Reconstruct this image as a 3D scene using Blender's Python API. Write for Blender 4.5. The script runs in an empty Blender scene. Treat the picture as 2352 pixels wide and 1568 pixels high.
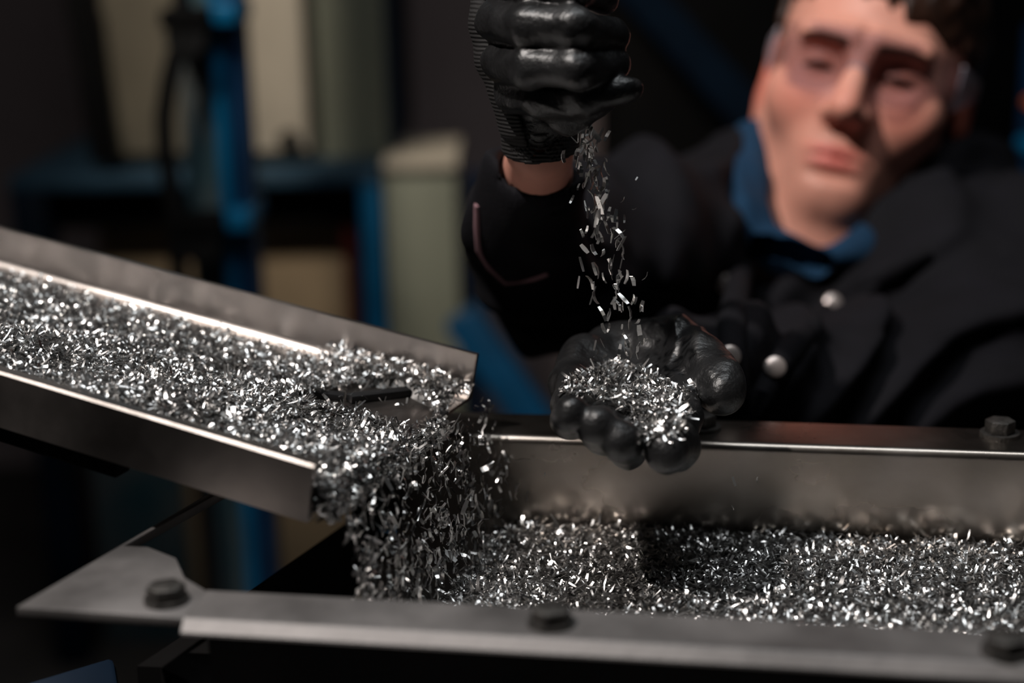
import bpy, math, random
import numpy as np
from mathutils import Vector, Matrix
from mathutils.bvhtree import BVHTree

S = bpy.context.scene
COL = S.collection
RNG = np.random.default_rng(11)
random.seed(5)

# ------------------------------------------------------------------ camera, world, lights, exposure
FPX = 3700.0
CAM = np.array([0.0, 0.0, 1.14])
PITCH, ROLL = math.radians(15.0), math.radians(1.2)
_f = np.array([0, math.cos(PITCH), -math.sin(PITCH)])
_u0 = np.array([0, math.sin(PITCH), math.cos(PITCH)])
_r0 = np.array([1.0, 0, 0])
CR = _r0 * math.cos(ROLL) - _u0 * math.sin(ROLL)
CU = _u0 * math.cos(ROLL) + _r0 * math.sin(ROLL)
CF = _f
cd = bpy.data.cameras.new('camera')
cam = bpy.data.objects.new('camera', cd)
COL.objects.link(cam)
cd.sensor_fit = 'HORIZONTAL'
cd.sensor_width = 36.0
cd.lens = 36.0 * FPX / 2352.0
cd.clip_start = 0.05
cd.clip_end = 50
cam.matrix_world = Matrix((
    (CR[0], CU[0], -CF[0], CAM[0]), (CR[1], CU[1], -CF[1], CAM[1]),
    (CR[2], CU[2], -CF[2], CAM[2]), (0, 0, 0, 1)))
cd.dof.use_dof = True
cd.dof.focus_distance = 0.815
cd.dof.aperture_fstop = 3.0
S.camera = cam

S.view_settings.view_transform = 'Standard'
S.view_settings.look = 'None'
S.view_settings.exposure = 0.0
S.view_settings.gamma = 1.0
S.view_settings.use_curve_mapping = False
S.cycles.use_denoising = True
S.cycles.max_bounces = 6
S.cycles.sample_clamp_indirect = 8.0

wd = bpy.data.worlds.new('workshop_ambient')
S.world = wd
wd.use_nodes = True
wd.node_tree.nodes['Background'].inputs[0].default_value = (0.55, 0.6, 0.65, 1)
wd.node_tree.nodes['Background'].inputs[1].default_value = 0.01


def light(name, kind, loc, target, energy, color=(1, 1, 1), **kw):
    d = bpy.data.lights.new(name, kind)
    d.energy = energy
    d.color = color
    for k, v in kw.items():
        setattr(d, k, v)
    o = bpy.data.objects.new(name, d)
    COL.objects.link(o)
    o.location = loc
    o.rotation_euler = (Vector(target) - Vector(loc)).to_track_quat('-Z', 'Y').to_euler()
    return o


light('key_spot', 'SPOT', (-0.78, 0.36, 2.42), (0.1, 0.9, 0.92), 125, (1.0, 0.93, 0.88),
      spot_size=math.radians(60), spot_blend=0.6, shadow_soft_size=0.03)
light('overhead_lamp', 'AREA', (0.15, 0.75, 2.5), (0.1, 0.85, 0.8), 9, (0.92, 0.97, 1.0), shape='RECTANGLE', size=1.3, size_y=0.22)
light('cabinet_fill_spot', 'SPOT', (-0.75, 0.75, 2.45), (-0.17, 2.4, 1.02), 125, (1.0, 0.93, 0.83), spot_size=math.radians(32), spot_blend=1.0, shadow_soft_size=0.12)  # added unseen spot, aimed past the chute to brighten cabinets and column


# ------------------------------------------------------------------ helpers
def P(px, py, d):
    """world point seen at pixel (px, py) of the 2352 x 1568 photograph at camera-axis depth d"""
    return CAM + d * (CF + CR * ((px - 1176.0) / FPX) + CU * ((784.0 - py) / FPX))


def ray(px, py):
    v = CF + CR * ((px - 1176.0) / FPX) + CU * ((784.0 - py) / FPX)
    return v


def on_z(px, py, z):
    v = ray(px, py)
    return CAM + v * ((z - CAM[2]) / v[2])


def on_y(px, py, y):
    v = ray(px, py)
    return CAM + v * ((y - CAM[1]) / v[1])


def project(p):
    d = np.asarray(p) - CAM
    z = d @ CF
    return np.stack([1176 + FPX * (d @ CR) / z, 784 - FPX * (d @ CU) / z], -1)


def in_poly(q, poly):
    x, y = q[:, 0], q[:, 1]
    c = np.zeros(len(q), bool)
    n = len(poly)
    for i in range(n):
        (x0, y0), (x1, y1) = poly[i], poly[(i + 1) % n]
        if y0 == y1:
            continue
        m = ((y0 > y) != (y1 > y)) & (x < (x1 - x0) * (y - y0) / (y1 - y0) + x0)
        c ^= m
    return c


def lin(r, g, b):
    f = lambda c: ((c / 255 + 0.055) / 1.055) ** 2.4 if c > 10 else c / 255 / 12.92
    return (f(r), f(g), f(b), 1)


def mesh_obj(name, verts, faces, mat=None, parent=None, smooth=False):
    me = bpy.data.meshes.new(name)
    v = [tuple(map(float, p)) for p in verts] if not isinstance(verts, np.ndarray) else verts
    if isinstance(v, np.ndarray) and isinstance(faces, np.ndarray):
        nf, k = faces.shape
        me.vertices.add(len(v))
        me.vertices.foreach_set('co', v.astype(np.float32).ravel())
        me.loops.add(nf * k)
        me.loops.foreach_set('vertex_index', faces.astype(np.int32).ravel())
        me.polygons.add(nf)
        me.polygons.foreach_set('loop_start', np.arange(0, nf * k, k, dtype=np.int32))
        me.update(calc_edges=True)
        me.validate()
    else:
        me.from_pydata(v if not isinstance(v, np.ndarray) else v.tolist(), [], [list(map(int, f)) for f in faces])
        me.update()
    if smooth:
        me.polygons.foreach_set('use_smooth', np.ones(len(me.polygons), bool))
    o = bpy.data.objects.new(name, me)
    COL.objects.link(o)
    if mat:
        me.materials.append(mat)
    if parent:
        o.parent = parent
    return o


def tag(o, label=None, cat=None, group=None, kind=None):
    for k, v in (('label', label), ('category', cat), ('group', group), ('kind', kind)):
        if v:
            o[k] = v
    return o


def empty(name, loc, label, cat, group=None):
    o = bpy.data.objects.new(name, None)
    COL.objects.link(o)
    o.empty_display_size = 0.05
    return tag(o, label, cat, group)


class MB:
    """collects shapes, then links them as one mesh object"""

    def __init__(self):
        self.v, self.f = [], []

    def add(self, v, f):
        n = len(self.v)
        self.v += [tuple(map(float, p)) for p in v]
        self.f += [[i + n for i in q] for q in f]
        return self

    def box(self, o, ax, ay, az):
        """box from corner o with edge vectors"""
        o, ax, ay, az = map(np.asarray, (o, ax, ay, az))
        v = [o, o + ax, o + ax + ay, o + ay, o + az, o + ax + az, o + ax + ay + az, o + ay + az]
        f = [(0, 3, 2, 1), (4, 5, 6, 7), (0, 1, 5, 4), (1, 2, 6, 5), (2, 3, 7, 6), (3, 0, 4, 7)]
        if np.dot(np.cross(ax, ay), az) < 0:
            f = [q[::-1] for q in f]
        return self.add(v, f)

    def abox(self, x0, x1, y0, y1, z0, z1):
        return self.box((x0, y0, z0), (x1 - x0, 0, 0), (0, y1 - y0, 0), (0, 0, z1 - z0))

    def tube(self, pts, r, n=10, cap=True):
        pts = [np.asarray(p, float) for p in pts]
        rs = r if hasattr(r, '__len__') else [r] * len(pts)
        rings = []
        ref = None
        for i, p in enumerate(pts):
            t = pts[min(i + 1, len(pts) - 1)] - pts[max(i - 1, 0)]
            t = t / np.linalg.norm(t)
            if ref is None:
                ref = np.cross(t, (0, 0, 1.0))
                if np.linalg.norm(ref) < 0.1:
                    ref = np.cross(t, (1.0, 0, 0))
            ref = ref - t * (ref @ t)
            ref = ref / np.linalg.norm(ref)
            b = np.cross(t, ref)
            rings.append([p + rs[i] * (ref * math.cos(a) + b * math.sin(a)) for a in np.linspace(0, 2 * math.pi, n, endpoint=False)])
        v = [q for ring in rings for q in ring]
        f = []
        for i in range(len(pts) - 1):
            for k in range(n):
                a, b2 = i * n + k, i * n + (k + 1) % n
                f.append((a, b2, b2 + n, a + n))
        if cap:
            f.append(tuple(range(n))[::-1])
            f.append(tuple(range((len(pts) - 1) * n, len(pts) * n)))
        return self.add(v, f)

    def extrude(self, prof, o, ex, ey, axis):
        """closed 2D profile [(a, b)] in the plane (ex, ey) at o, swept along axis"""
        o, ex, ey, axis = map(np.asarray, (o, ex, ey, axis))
        n = len(prof)
        v = [o + ex * a + ey * b for a, b in prof] + [o + ex * a + ey * b + axis for a, b in prof]
        f = [(i, (i + 1) % n, (i + 1) % n + n, i + n) for i in range(n)]
        f += [tuple(range(n))[::-1], tuple(range(n, 2 * n))]
        return self.add(v, f)

    def build(self, name, mat, parent=None, smooth=False, bevel=0.0, seg=2):
        o = mesh_obj(name, self.v, self.f, mat, parent, smooth)
        import bmesh
        bm = bmesh.new()
        bm.from_mesh(o.data)
        bmesh.ops.recalc_face_normals(bm, faces=bm.faces)
        if bevel:
            eds = [e for e in bm.edges if len(e.link_faces) == 2 and e.calc_face_angle(0) > 0.5]
            bmesh.ops.bevel(bm, geom=eds, offset=bevel, segments=seg, affect='EDGES', profile=0.5)
        bm.to_mesh(o.data)
        bm.free()
        if bevel:
            o.data.polygons.foreach_set('use_smooth', np.ones(len(o.data.polygons), bool))
            o.data.set_sharp_from_angle(angle=0.6)
        elif smooth:
            o.data.set_sharp_from_angle(angle=0.8)
        return o


# ------------------------------------------------------------------ materials
def mat(name, color, rough=0.5, metal=0.0, spec=0.5, var=0.15, scale=8.0, bump=0.0, bscale=60.0, stretch=(1, 1, 1),
        rvar=0.0, coat=0.0, stain=None, sss=0.0):
    m = bpy.data.materials.new(name)
    m.use_nodes = True
    nt = m.node_tree
    b = nt.nodes['Principled BSDF']
    b.inputs['Roughness'].default_value = rough
    b.inputs['Metallic'].default_value = metal
    b.inputs['Specular IOR Level'].default_value = spec
    b.inputs['Coat Weight'].default_value = coat
    b.inputs['Coat Roughness'].default_value = 0.25
    tc = nt.nodes.new('ShaderNodeTexCoord')
    mp = nt.nodes.new('ShaderNodeMapping')
    mp.inputs['Scale'].default_value = stretch
    nt.links.new(tc.outputs['Object'], mp.inputs[0])
    n = nt.nodes.new('ShaderNodeTexNoise')
    n.inputs['Scale'].default_value = scale
    n.inputs['Detail'].default_value = 5
    nt.links.new(mp.outputs[0], n.inputs[0])
    cr = nt.nodes.new('ShaderNodeValToRGB')
    c = np.array(color[:3])
    cr.color_ramp.elements[0].position = 0.3
    cr.color_ramp.elements[1].position = 0.7
    lo = np.array(stain[:3]) if stain else c * (1 - var)
    cr.color_ramp.elements[0].color = (*lo, 1)
    cr.color_ramp.elements[1].color = (*np.minimum(c * (1 + var), 1), 1)
    nt.links.new(n.outputs['Fac'], cr.inputs[0])
    nt.links.new(cr.outputs[0], b.inputs['Base Color'])
    if rvar:
        mr = nt.nodes.new('ShaderNodeMapRange')
        mr.inputs[1].default_value, mr.inputs[2].default_value = 0.3, 0.7
        mr.inputs[3].default_value, mr.inputs[4].default_value = max(0.03, rough - rvar), min(1, rough + rvar)
        nt.links.new(n.outputs['Fac'], mr.inputs[0])
        nt.links.new(mr.outputs[0], b.inputs['Roughness'])
    if bump:
        n2 = nt.nodes.new('ShaderNodeTexNoise')
        n2.inputs['Scale'].default_value = bscale
        n2.inputs['Detail'].default_value = 4
        nt.links.new(mp.outputs[0], n2.inputs[0])
        bp = nt.nodes.new('ShaderNodeBump')
        bp.inputs['Strength'].default_value = bump
        bp.inputs['Distance'].default_value = 0.002
        nt.links.new(n2.outputs['Fac'], bp.inputs['Height'])
        nt.links.new(bp.outputs[0], b.inputs['Normal'])
    if sss:
        b.inputs['Subsurface Weight'].default_value = sss
        b.inputs['Subsurface Radius'].default_value = (0.008, 0.003, 0.002)
        b.inputs['Subsurface Scale'].default_value = 1.0
    return m


M = {}
M['wall'] = mat('dusky_wall', lin(160, 142, 140), 0.9, var=0.2, scale=2)
M['floor'] = mat('concrete', lin(70, 64, 60), 0.8, var=0.3, scale=5, bump=0.2)
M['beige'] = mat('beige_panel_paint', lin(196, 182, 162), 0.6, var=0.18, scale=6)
M['dullbeige'] = mat('darker_beige_paint', lin(128, 118, 100), 0.65, var=0.25, scale=5)  # darker beige for the cabinet body and left door
M['greygreen'] = mat('grey_green_paint', lin(132, 132, 114), 0.6, var=0.12, scale=4)
M['panel'] = mat('worn_panel_paint', lin(150, 128, 100), 0.6, var=0.3, scale=6)
M['blue'] = mat('blue_machine_paint', lin(5, 106, 152), 0.38, var=0.25, scale=14)
M['edgeblue'] = mat('scuffed_blue_paint', lin(44, 72, 90), 0.5, var=0.25, scale=12)
M['deepblue'] = mat('deep_blue_paint', lin(4, 18, 32), 0.8, 0, 0.08, var=0.25, scale=12)
M['midblue'] = mat('mid_blue_paint', lin(5, 74, 112), 0.4, var=0.2, scale=12)
M['darkblue'] = mat('dark_blue_paint', lin(12, 52, 88), 0.45, var=0.25, scale=10)
M['navy'] = mat('navy_machine_paint', lin(8, 24, 40), 0.65, 0, 0.2, var=0.3, scale=10)
M['black'] = mat('black_steel', lin(14, 13, 13), 0.85, 0, 0.12, var=0.3)
M['rubber'] = mat('black_rubber', lin(16, 15, 15), 0.5, var=0.2)
M['greyweb'] = mat('grey_worn_paint', lin(92, 96, 96), 0.55, var=0.25, scale=9, stain=lin(40, 82, 92))
M['red'] = mat('dark_red_paint', lin(110, 32, 26), 0.5)
M['orange'] = mat('orange_paint', lin(190, 92, 34), 0.5)
M['brown'] = mat('brown_paint', lin(60, 40, 34), 0.6)
M['steel'] = mat('brushed_stainless', (0.38, 0.345, 0.315), 0.28, 1.0, var=0.12, scale=14, stretch=(1, 1, 1.6), rvar=0.06, bump=0.03, bscale=200, stain=(0.26, 0.22, 0.185))
M['chute'] = mat('worn_chute_steel', (0.42, 0.38, 0.355), 0.36, 1.0, var=0.2, scale=14, rvar=0.08, bump=0.05, bscale=150)
M['rail'] = mat('dull_mill_steel', (0.19, 0.18, 0.176), 0.55, 0.75, var=0.2, scale=25, rvar=0.08, bump=0.08, bscale=150)
M['pan'] = mat('polished_pan_steel', (0.62, 0.6, 0.59), 0.25, 1.0, var=0.1, scale=20)
M['slot'] = mat('dark_slot_steel', (0.03, 0.03, 0.032), 0.45, 0.6, var=0.2)
M['bolt'] = mat('dark_bolt_steel', (0.09, 0.085, 0.08), 0.45, 0.8, var=0.4, scale=200, bump=0.4, bscale=600)
M['glove'] = mat('black_coated_glove', (0.011, 0.011, 0.0115), 0.36, 0.0, 0.55, var=0.3, scale=60, bump=0.28, bscale=420, rvar=0.08)
M['knit'] = mat('black_rib_knit', (0.013, 0.012, 0.012), 0.75, 0.0, 0.35, var=0.3)
M['jacket'] = mat('navy_work_jacket', lin(14, 13, 18), 0.85, 0, 0.2, var=0.25, scale=25, bump=0.25, bscale=500)
M['hoodie'] = mat('blue_hoodie_cloth', lin(24, 54, 80), 0.9, 0, 0.2, var=0.2, scale=25, bump=0.3, bscale=400)
M['tee'] = mat('dark_blue_shirt', lin(10, 34, 56), 0.9, 0, 0.2, var=0.2, scale=25)
M['hem'] = mat('lit_hem_edge', lin(150, 116, 122), 0.85, 0, 0.2)  # pale pink paints the light caught along the sleeve edge
M['snap'] = mat('nickel_snap', (0.72, 0.62, 0.58), 0.35, 0.7)
M['hair'] = mat('dark_brown_hair', lin(46, 26, 16), 0.5, 0, 0.4, var=0.5, scale=90, stretch=(1, 1, 0.15), bump=0.8, bscale=160)
M['brow'] = mat('brow_hair', lin(66, 48, 38), 0.85, 0, 0.1)
M['eye'] = mat('eye_white', lin(190, 170, 160), 0.25)
M['iris'] = mat('dark_lashes', lin(34, 24, 18), 0.8, 0, 0.1)
M['frame'] = mat('milky_clear_plastic', lin(190, 180, 190), 0.3)
M['frame'].node_tree.nodes['Principled BSDF'].inputs['Alpha'].default_value = 0.45


def chip_mat():
    m = bpy.data.materials.new('bright_steel_chips')
    m.use_nodes = True
    nt = m.node_tree
    b = nt.nodes['Principled BSDF']
    b.inputs['Metallic'].default_value = 1
    at = nt.nodes.new('ShaderNodeAttribute')
    at.attribute_name = 'tone'
    cr = nt.nodes.new('ShaderNodeValToRGB')
    cr.color_ramp.elements[0].color = (0.22, 0.215, 0.21, 1)
    cr.color_ramp.elements[1].color = (0.95, 0.935, 0.92, 1)
    nt.links.new(at.outputs['Fac'], cr.inputs[0])
    nt.links.new(cr.outputs[0], b.inputs['Base Color'])
    b.inputs['Roughness'].default_value = 0.30
    return m


M['chip'] = chip_mat()


def lens_mat():
    m = bpy.data.materials.new('clear_safety_lens')
    m.use_nodes = True
    nt = m.node_tree
    nt.nodes.remove(nt.nodes['Principled BSDF'])
    tr = nt.nodes.new('ShaderNodeBsdfTransparent')
    tr.inputs[0].default_value = (0.86, 0.85, 0.88, 1)
    gl = nt.nodes.new('ShaderNodeBsdfGlossy')
    gl.inputs['Roughness'].default_value = 0.06
    lw = nt.nodes.new('ShaderNodeLayerWeight')
    pw = nt.nodes.new('ShaderNodeMath')
    pw.operation = 'POWER'
    pw.inputs[1].default_value = 4.0
    fr = nt.nodes.new('ShaderNodeMath')
    fr.operation = 'MULTIPLY_ADD'
    fr.inputs[1].default_value = 0.5
    fr.inputs[2].default_value = 0.055
    nt.links.new(lw.outputs['Facing'], pw.inputs[0])
    nt.links.new(pw.outputs[0], fr.inputs[0])
    mx = nt.nodes.new('ShaderNodeMixShader')
    nt.links.new(fr.outputs[0], mx.inputs[0])
    nt.links.new(tr.outputs[0], mx.inputs[1])
    nt.links.new(gl.outputs[0], mx.inputs[2])
    nt.links.new(mx.outputs[0], nt.nodes['Material Output'].inputs[0])
    return m


M['lens'] = lens_mat()


def skin_mat():
    m = mat('skin', lin(222, 156, 136), 0.5, 0, 0.4, var=0.08, scale=40, bump=0.08, bscale=300, sss=0.12)
    nt = m.node_tree
    b = nt.nodes['Principled BSDF']
    cr = [n for n in nt.nodes if n.type == 'VALTORGB'][0]
    at = nt.nodes.new('ShaderNodeAttribute')
    at.attribute_name = 'tint'
    mx = nt.nodes.new('ShaderNodeMix')
    mx.data_type = 'RGBA'
    mx.blend_type = 'MULTIPLY'
    mx.inputs[0].default_value = 1
    nt.links.new(cr.outputs[0], mx.inputs[6])
    nt.links.new(at.outputs['Color'], mx.inputs[7])
    nt.links.new(mx.outputs[2], b.inputs['Base Color'])
    return m


M['skin'] = skin_mat()


def rib_mat(m, scale, direction='Z'):
    nt = m.node_tree
    b = nt.nodes['Principled BSDF']
    tc = nt.nodes.new('ShaderNodeTexCoord')
    w = nt.nodes.new('ShaderNodeTexWave')
    w.bands_direction = direction
    w.inputs['Scale'].default_value = scale
    w.inputs['Distortion'].default_value = 1.2
    w.inputs['Detail'].default_value = 1
    nt.links.new(tc.outputs['Object'], w.inputs[0])
    bp = nt.nodes.new('ShaderNodeBump')
    bp.inputs['Strength'].default_value = 0.45
    bp.inputs['Distance'].default_value = 0.0012
    nt.links.new(w.outputs['Fac'], bp.inputs['Height'])
    nt.links.new(bp.outputs[0], b.inputs['Normal'])


rib_mat(M['knit'], 150, 'Z')


# ------------------------------------------------------------------ implicit surfaces
def cap(p, a, b, ra, rb):
    a = np.asarray(a, np.float32)
    b = np.asarray(b, np.float32)
    ba = b - a
    pa = p - a
    t = np.clip((pa @ ba) / (ba @ ba), 0, 1)
    return np.linalg.norm(pa - t[:, None] * ba, axis=1) - (ra + (rb - ra) * t)


def chain(p, pts, rs, k=0.0):
    d = None
    for i in range(len(pts) - 1):
        e = cap(p, pts[i], pts[i + 1], rs[i], rs[i + 1])
        d = e if d is None else (smin(d, e, k) if k else np.minimum(d, e))
    return d


def ell(p, c, r, R=None):
    q = p - np.asarray(c, np.float32)
    if R is not None:
        q = q @ R            # columns of R are the local axes
    r = np.asarray(r, np.float32)
    k0 = np.linalg.norm(q / r, axis=1)
    k1 = np.linalg.norm(q / (r * r), axis=1)
    return k0 * (k0 - 1) / np.maximum(k1, 1e-6)


def smin(a, b, k):
    h = np.maximum(k - np.abs(a - b), 0) / k
    return np.minimum(a, b) - h * h * k * 0.25


def smax(a, b, k):
    return -smin(-a, -b, k)


def _hash(i, j, k):
    n = (i * 73856093) ^ (j * 19349663) ^ (k * 83492791)
    n = (n ^ (n >> 13)) * 1274126177
    return ((n ^ (n >> 16)) & 0xFFFF).astype(np.float32) / 65535.0


def noise3(p):
    i = np.floor(p).astype(np.int64)
    f = (p - i).astype(np.float32)
    f = f * f * (3 - 2 * f)
    r = 0
    for dx in (0, 1):
        for dy in (0, 1):
            for dz in (0, 1):
                w = (f[:, 0] if dx else 1 - f[:, 0]) * (f[:, 1] if dy else 1 - f[:, 1]) * (f[:, 2] if dz else 1 - f[:, 2])
                r = r + w * _hash(i[:, 0] + dx, i[:, 1] + dy, i[:, 2] + dz)
    return r - 0.5


def sdf_mesh(fn, bmin, bmax, h, margin=0.0):
    bmin = np.asarray(bmin, float)
    nb = np.ceil((np.asarray(bmax, float) - bmin) / (8 * h)).astype(int)
    n = nb * 8
    ci = np.stack(np.meshgrid(*[np.arange(k) for k in nb], indexing='ij'), -1).reshape(-1, 3)
    cc = (bmin + (ci * 8 + 3.5) * h).astype(np.float32)
    cd_ = np.concatenate([fn(cc[s:s + 200000]) for s in range(0, len(cc), 200000)])
    F = np.repeat(np.repeat(np.repeat(np.sign(cd_).reshape(nb), 8, 0), 8, 1), 8, 2).astype(np.float32)
    act = np.abs(cd_) < 11 * h + margin
    off = np.stack(np.meshgrid(*[np.arange(8)] * 3, indexing='ij'), -1).reshape(-1, 3)
    ai = ci[act]
    for s in range(0, len(ai), 400):
        g = (ai[s:s + 400, None, :] * 8 + off[None]).reshape(-1, 3)
        F[g[:, 0], g[:, 1], g[:, 2]] = fn((bmin + g * h).astype(np.float32))
    ins = F < 0
    sl = [slice(0, -1), slice(1, None)]
    cnt = sum(ins[sl[a], sl[b], sl[c]].astype(np.int8) for a in (0, 1) for b in (0, 1) for c in (0, 1))
    cells = np.argwhere((cnt > 0) & (cnt < 8))
    idx = np.full(cnt.shape, -1, np.int32)
    idx[cells[:, 0], cells[:, 1], cells[:, 2]] = np.arange(len(cells))
    acc = np.zeros((len(cells), 3), np.float32)
    num = np.zeros(len(cells), np.float32)
    cor = [(a, b, c) for a in (0, 1) for b in (0, 1) for c in (0, 1)]
    for a in cor:
        for ax in range(3):
            if a[ax]:
                continue
            b = list(a)
            b[ax] = 1
            fa = F[cells[:, 0] + a[0], cells[:, 1] + a[1], cells[:, 2] + a[2]]
            fb = F[cells[:, 0] + b[0], cells[:, 1] + b[1], cells[:, 2] + b[2]]
            m = (fa < 0) != (fb < 0)
            t = np.where(m, fa / np.where(m, fa - fb, 1), 0)
            pt = np.tile(np.array(a, np.float32), (len(cells), 1))
            pt[:, ax] = t
            acc += pt * m[:, None]
            num += m
    V = bmin + (cells + acc / num[:, None]) * h
    faces = []
    for ax in range(3):
        u, w = [(1, 2), (2, 0), (0, 1)][ax]
        s0 = [slice(None)] * 3
        s1 = [slice(None)] * 3
        s0[ax], s1[ax] = slice(0, -1), slice(1, None)
        ch = ins[tuple(s0)] != ins[tuple(s1)]
        e = np.argwhere(ch)
        ok = (e[:, u] > 0) & (e[:, w] > 0) & (e[:, u] < n[u] - 1) & (e[:, w] < n[w] - 1)
        e = e[ok]
        q = []
        for du, dw in ((-1, -1), (0, -1), (0, 0), (-1, 0)):
            c = e.copy()
            c[:, u] += du
            c[:, w] += dw
            q.append(idx[c[:, 0], c[:, 1], c[:, 2]])
        q = np.stack(q, 1)
        flip = ~ins[e[:, 0], e[:, 1], e[:, 2]]
        q[flip] = q[flip][:, ::-1]
        faces.append(q)
    Fc = np.concatenate(faces)
    Fc = Fc[(Fc >= 0).all(1)]
    return V, Fc


def bvh_of(*objs):
    v, f = [], []
    for o in objs:
        n = len(v)
        v += [x.co.copy() for x in o.data.vertices]
        f += [[i + n for i in p.vertices] for p in o.data.polygons]
    return BVHTree.FromPolygons(v, f)


def hit(bvh, px, py):
    v = ray(px, py)
    v = v / np.linalg.norm(v)
    loc, nor, _, _ = bvh.ray_cast(Vector(CAM), Vector(v))
    if loc is None:
        return None, None
    return np.array(loc), np.array(nor)


# ------------------------------------------------------------------ room
def room():
    m = MB().abox(-3.5, 3.5, -1.2, 3.5, -0.1, 0.0)
    tag(m.build('floor', M['floor']), kind='structure')
    m = MB().abox(-3.5, 3.5, 3.3, 3.4, 0, 3.4)
    tag(m.build('wall_back', M['wall']), kind='structure')
    m = MB().abox(-3.5, -3.4, -1.2, 3.3, 0, 3.4)
    tag(m.build('wall_left', M['wall']), kind='structure')
    m = MB().abox(3.4, 3.5, -1.2, 3.3, 0, 3.4)
    tag(m.build('wall_right', M['wall']), kind='structure')


room()

# ------------------------------------------------------------------ background machinery
YB = 2.45


def px_x(px, py, y):
    return on_y(px, py, y)[0]


def background():
    # bench carrying the cabinets
    tz = on_y(700, 392, YB - 0.12)[2]
    x0, x1 = px_x(18, 420, YB - 0.12), px_x(872, 390, YB - 0.12)
    b = empty('workbench', None, 'dark blue edged steel machine bench with a black recess, carrying the beige cabinets', 'workbench')
    MB().abox(x0, x1, YB - 0.12, YB + 0.6, tz - 0.022, tz).build('bench_top', M['edgeblue'], b, bevel=0.003)
    MB().abox(x0 + 0.01, x1 - 0.045, YB - 0.06, YB + 0.5, tz - 0.09, tz - 0.022).build('apron', M['black'], b)
    xl0, xl1 = px_x(822, 400, YB - 0.12), x1
    MB().abox(xl0, xl1, YB - 0.12, YB - 0.05, 0, tz - 0.022).build('leg', M['blue'], b, bevel=0.004)
    MB().abox(x0, x0 + 0.05, YB - 0.12, YB - 0.05, 0, tz - 0.022).build('leg', M['navy'], b, bevel=0.004)
    xb0 = px_x(250, 600, YB + 0.05)
    MB().abox(xb0, xl0 - 0.003, YB + 0.0, YB + 0.03, 0.02, tz - 0.09).build('back_panel', M['panel'], b)
    MB().abox(x0 + 0.05, xb0, YB + 0.2, YB + 0.23, 0.02, tz - 0.09).build('recessed_panel', M['black'], b)  # black panel set back below the bench top
    MB().abox(px_x(797, 600, YB - 0.02), px_x(826, 600, YB - 0.02), YB - 0.05, YB - 0.002, 0, tz - 0.09).build('edge_strip', M['red'], b)
    # lower frame posts seen below the chute
    for (pa, pb, py, mm, nm) in ((95, 205, 1150, 'brown', 'post'), (215, 420, 1150, 'greyweb', 'lower_panel')):
        y = YB - 0.03
        MB().abox(px_x(pa, py, y), px_x(pb, py, y), y, y + 0.02, 0, on_y(pa, 700, y)[2]).build(nm, M[mm], b, bevel=0.002)
    # end cabinet right of the bench
    xa, xc = x1 + 0.004, px_x(1050, 500, YB - 0.1)
    c = empty('side_cabinet', None, 'grey green steel cabinet at the right end of the machine bench with pale top edge', 'cabinet')
    MB().abox(xa, xc, YB - 0.1, YB + 0.1, 0, tz - 0.005).build('body', M['greygreen'], c, bevel=0.004)
    MB().abox(xa, xc + 0.004, YB - 0.112, YB + 0.12, tz - 0.004, tz + 0.012).build('top_plate', M['beige'], c, bevel=0.003)
    # cabinets standing on the bench
    y = YB - 0.06
    zt = 2.4
    cab = empty('machine_cabinet', None, 'tall beige steel machine cabinet behind the blue column', 'cabinet')
    xs = [px_x(q, 200, y) for q in (238, 415, 560, 712)]
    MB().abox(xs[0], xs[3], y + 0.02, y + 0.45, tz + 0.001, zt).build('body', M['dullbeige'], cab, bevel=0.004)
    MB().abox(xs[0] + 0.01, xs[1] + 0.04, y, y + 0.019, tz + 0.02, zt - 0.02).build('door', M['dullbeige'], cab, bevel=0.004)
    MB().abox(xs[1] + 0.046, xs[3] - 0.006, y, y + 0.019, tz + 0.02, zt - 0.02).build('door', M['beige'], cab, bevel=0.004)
    for (qx, qy) in ((664, 322), (236, 352)):
        k = on_y(qx, qy, y - 0.012)
        mb = MB().tube([k, k + np.array([0, 0.014, 0])], [0.016, 0.013], 16)
        mb.build('knob', M['black'], cab, smooth=True)
    cab2 = empty('switch_cabinet', None, 'narrow grey green cabinet with dark blue edge, right of the beige cabinet', 'cabinet')
    xg0, xg1 = px_x(722, 150, y + 0.05), px_x(886, 150, y + 0.05)
    MB().abox(xg0, xg1, y + 0.05, y + 0.45, tz + 0.001, zt).build('body', M['greygreen'], cab2, bevel=0.004)
    MB().abox(xg1 + 0.001, xg1 + 0.014, y + 0.04, y + 0.45, tz + 0.001, zt).build('edge_trim', M['navy'], cab2)
    # black strip stands in for the dark slanted gap left of cabinet
    p0, p1 = on_y(176, -20, y - 0.05), on_y(238, 378, y - 0.05)
    o = MB().box(p0 - (0.018, 0, 0), (0.036, 0, 0), (0, 0.03, 0), p1 - p0).build('gap_strip', M['black'], bevel=0.003)
    tag(o, 'dark strip standing in for the slanted gap left of the beige cabinet', 'bar')
    # blue column
    yc = 1.95
    xa, xm, xn, xz = [px_x(q, 300, yc) for q in (412, 494, 524, 566)]
    col = empty('steel_column', None, 'blue and grey steel column with bolted clamps, standing before the beige cabinet', 'column')
    MB().abox(xa, xm, yc + 0.025, yc + 0.035, 0, 2.4).build('web', M['greyweb'], col)
    MB().abox(xm, xn, yc, yc + 0.08, 0, 2.4).build('flange', M['blue'], col, bevel=0.004)
    MB().abox(xn + 0.0005, xz, yc + 0.012, yc + 0.07, 0, 2.4).build('side_channel', M['darkblue'], col, bevel=0.003)
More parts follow.
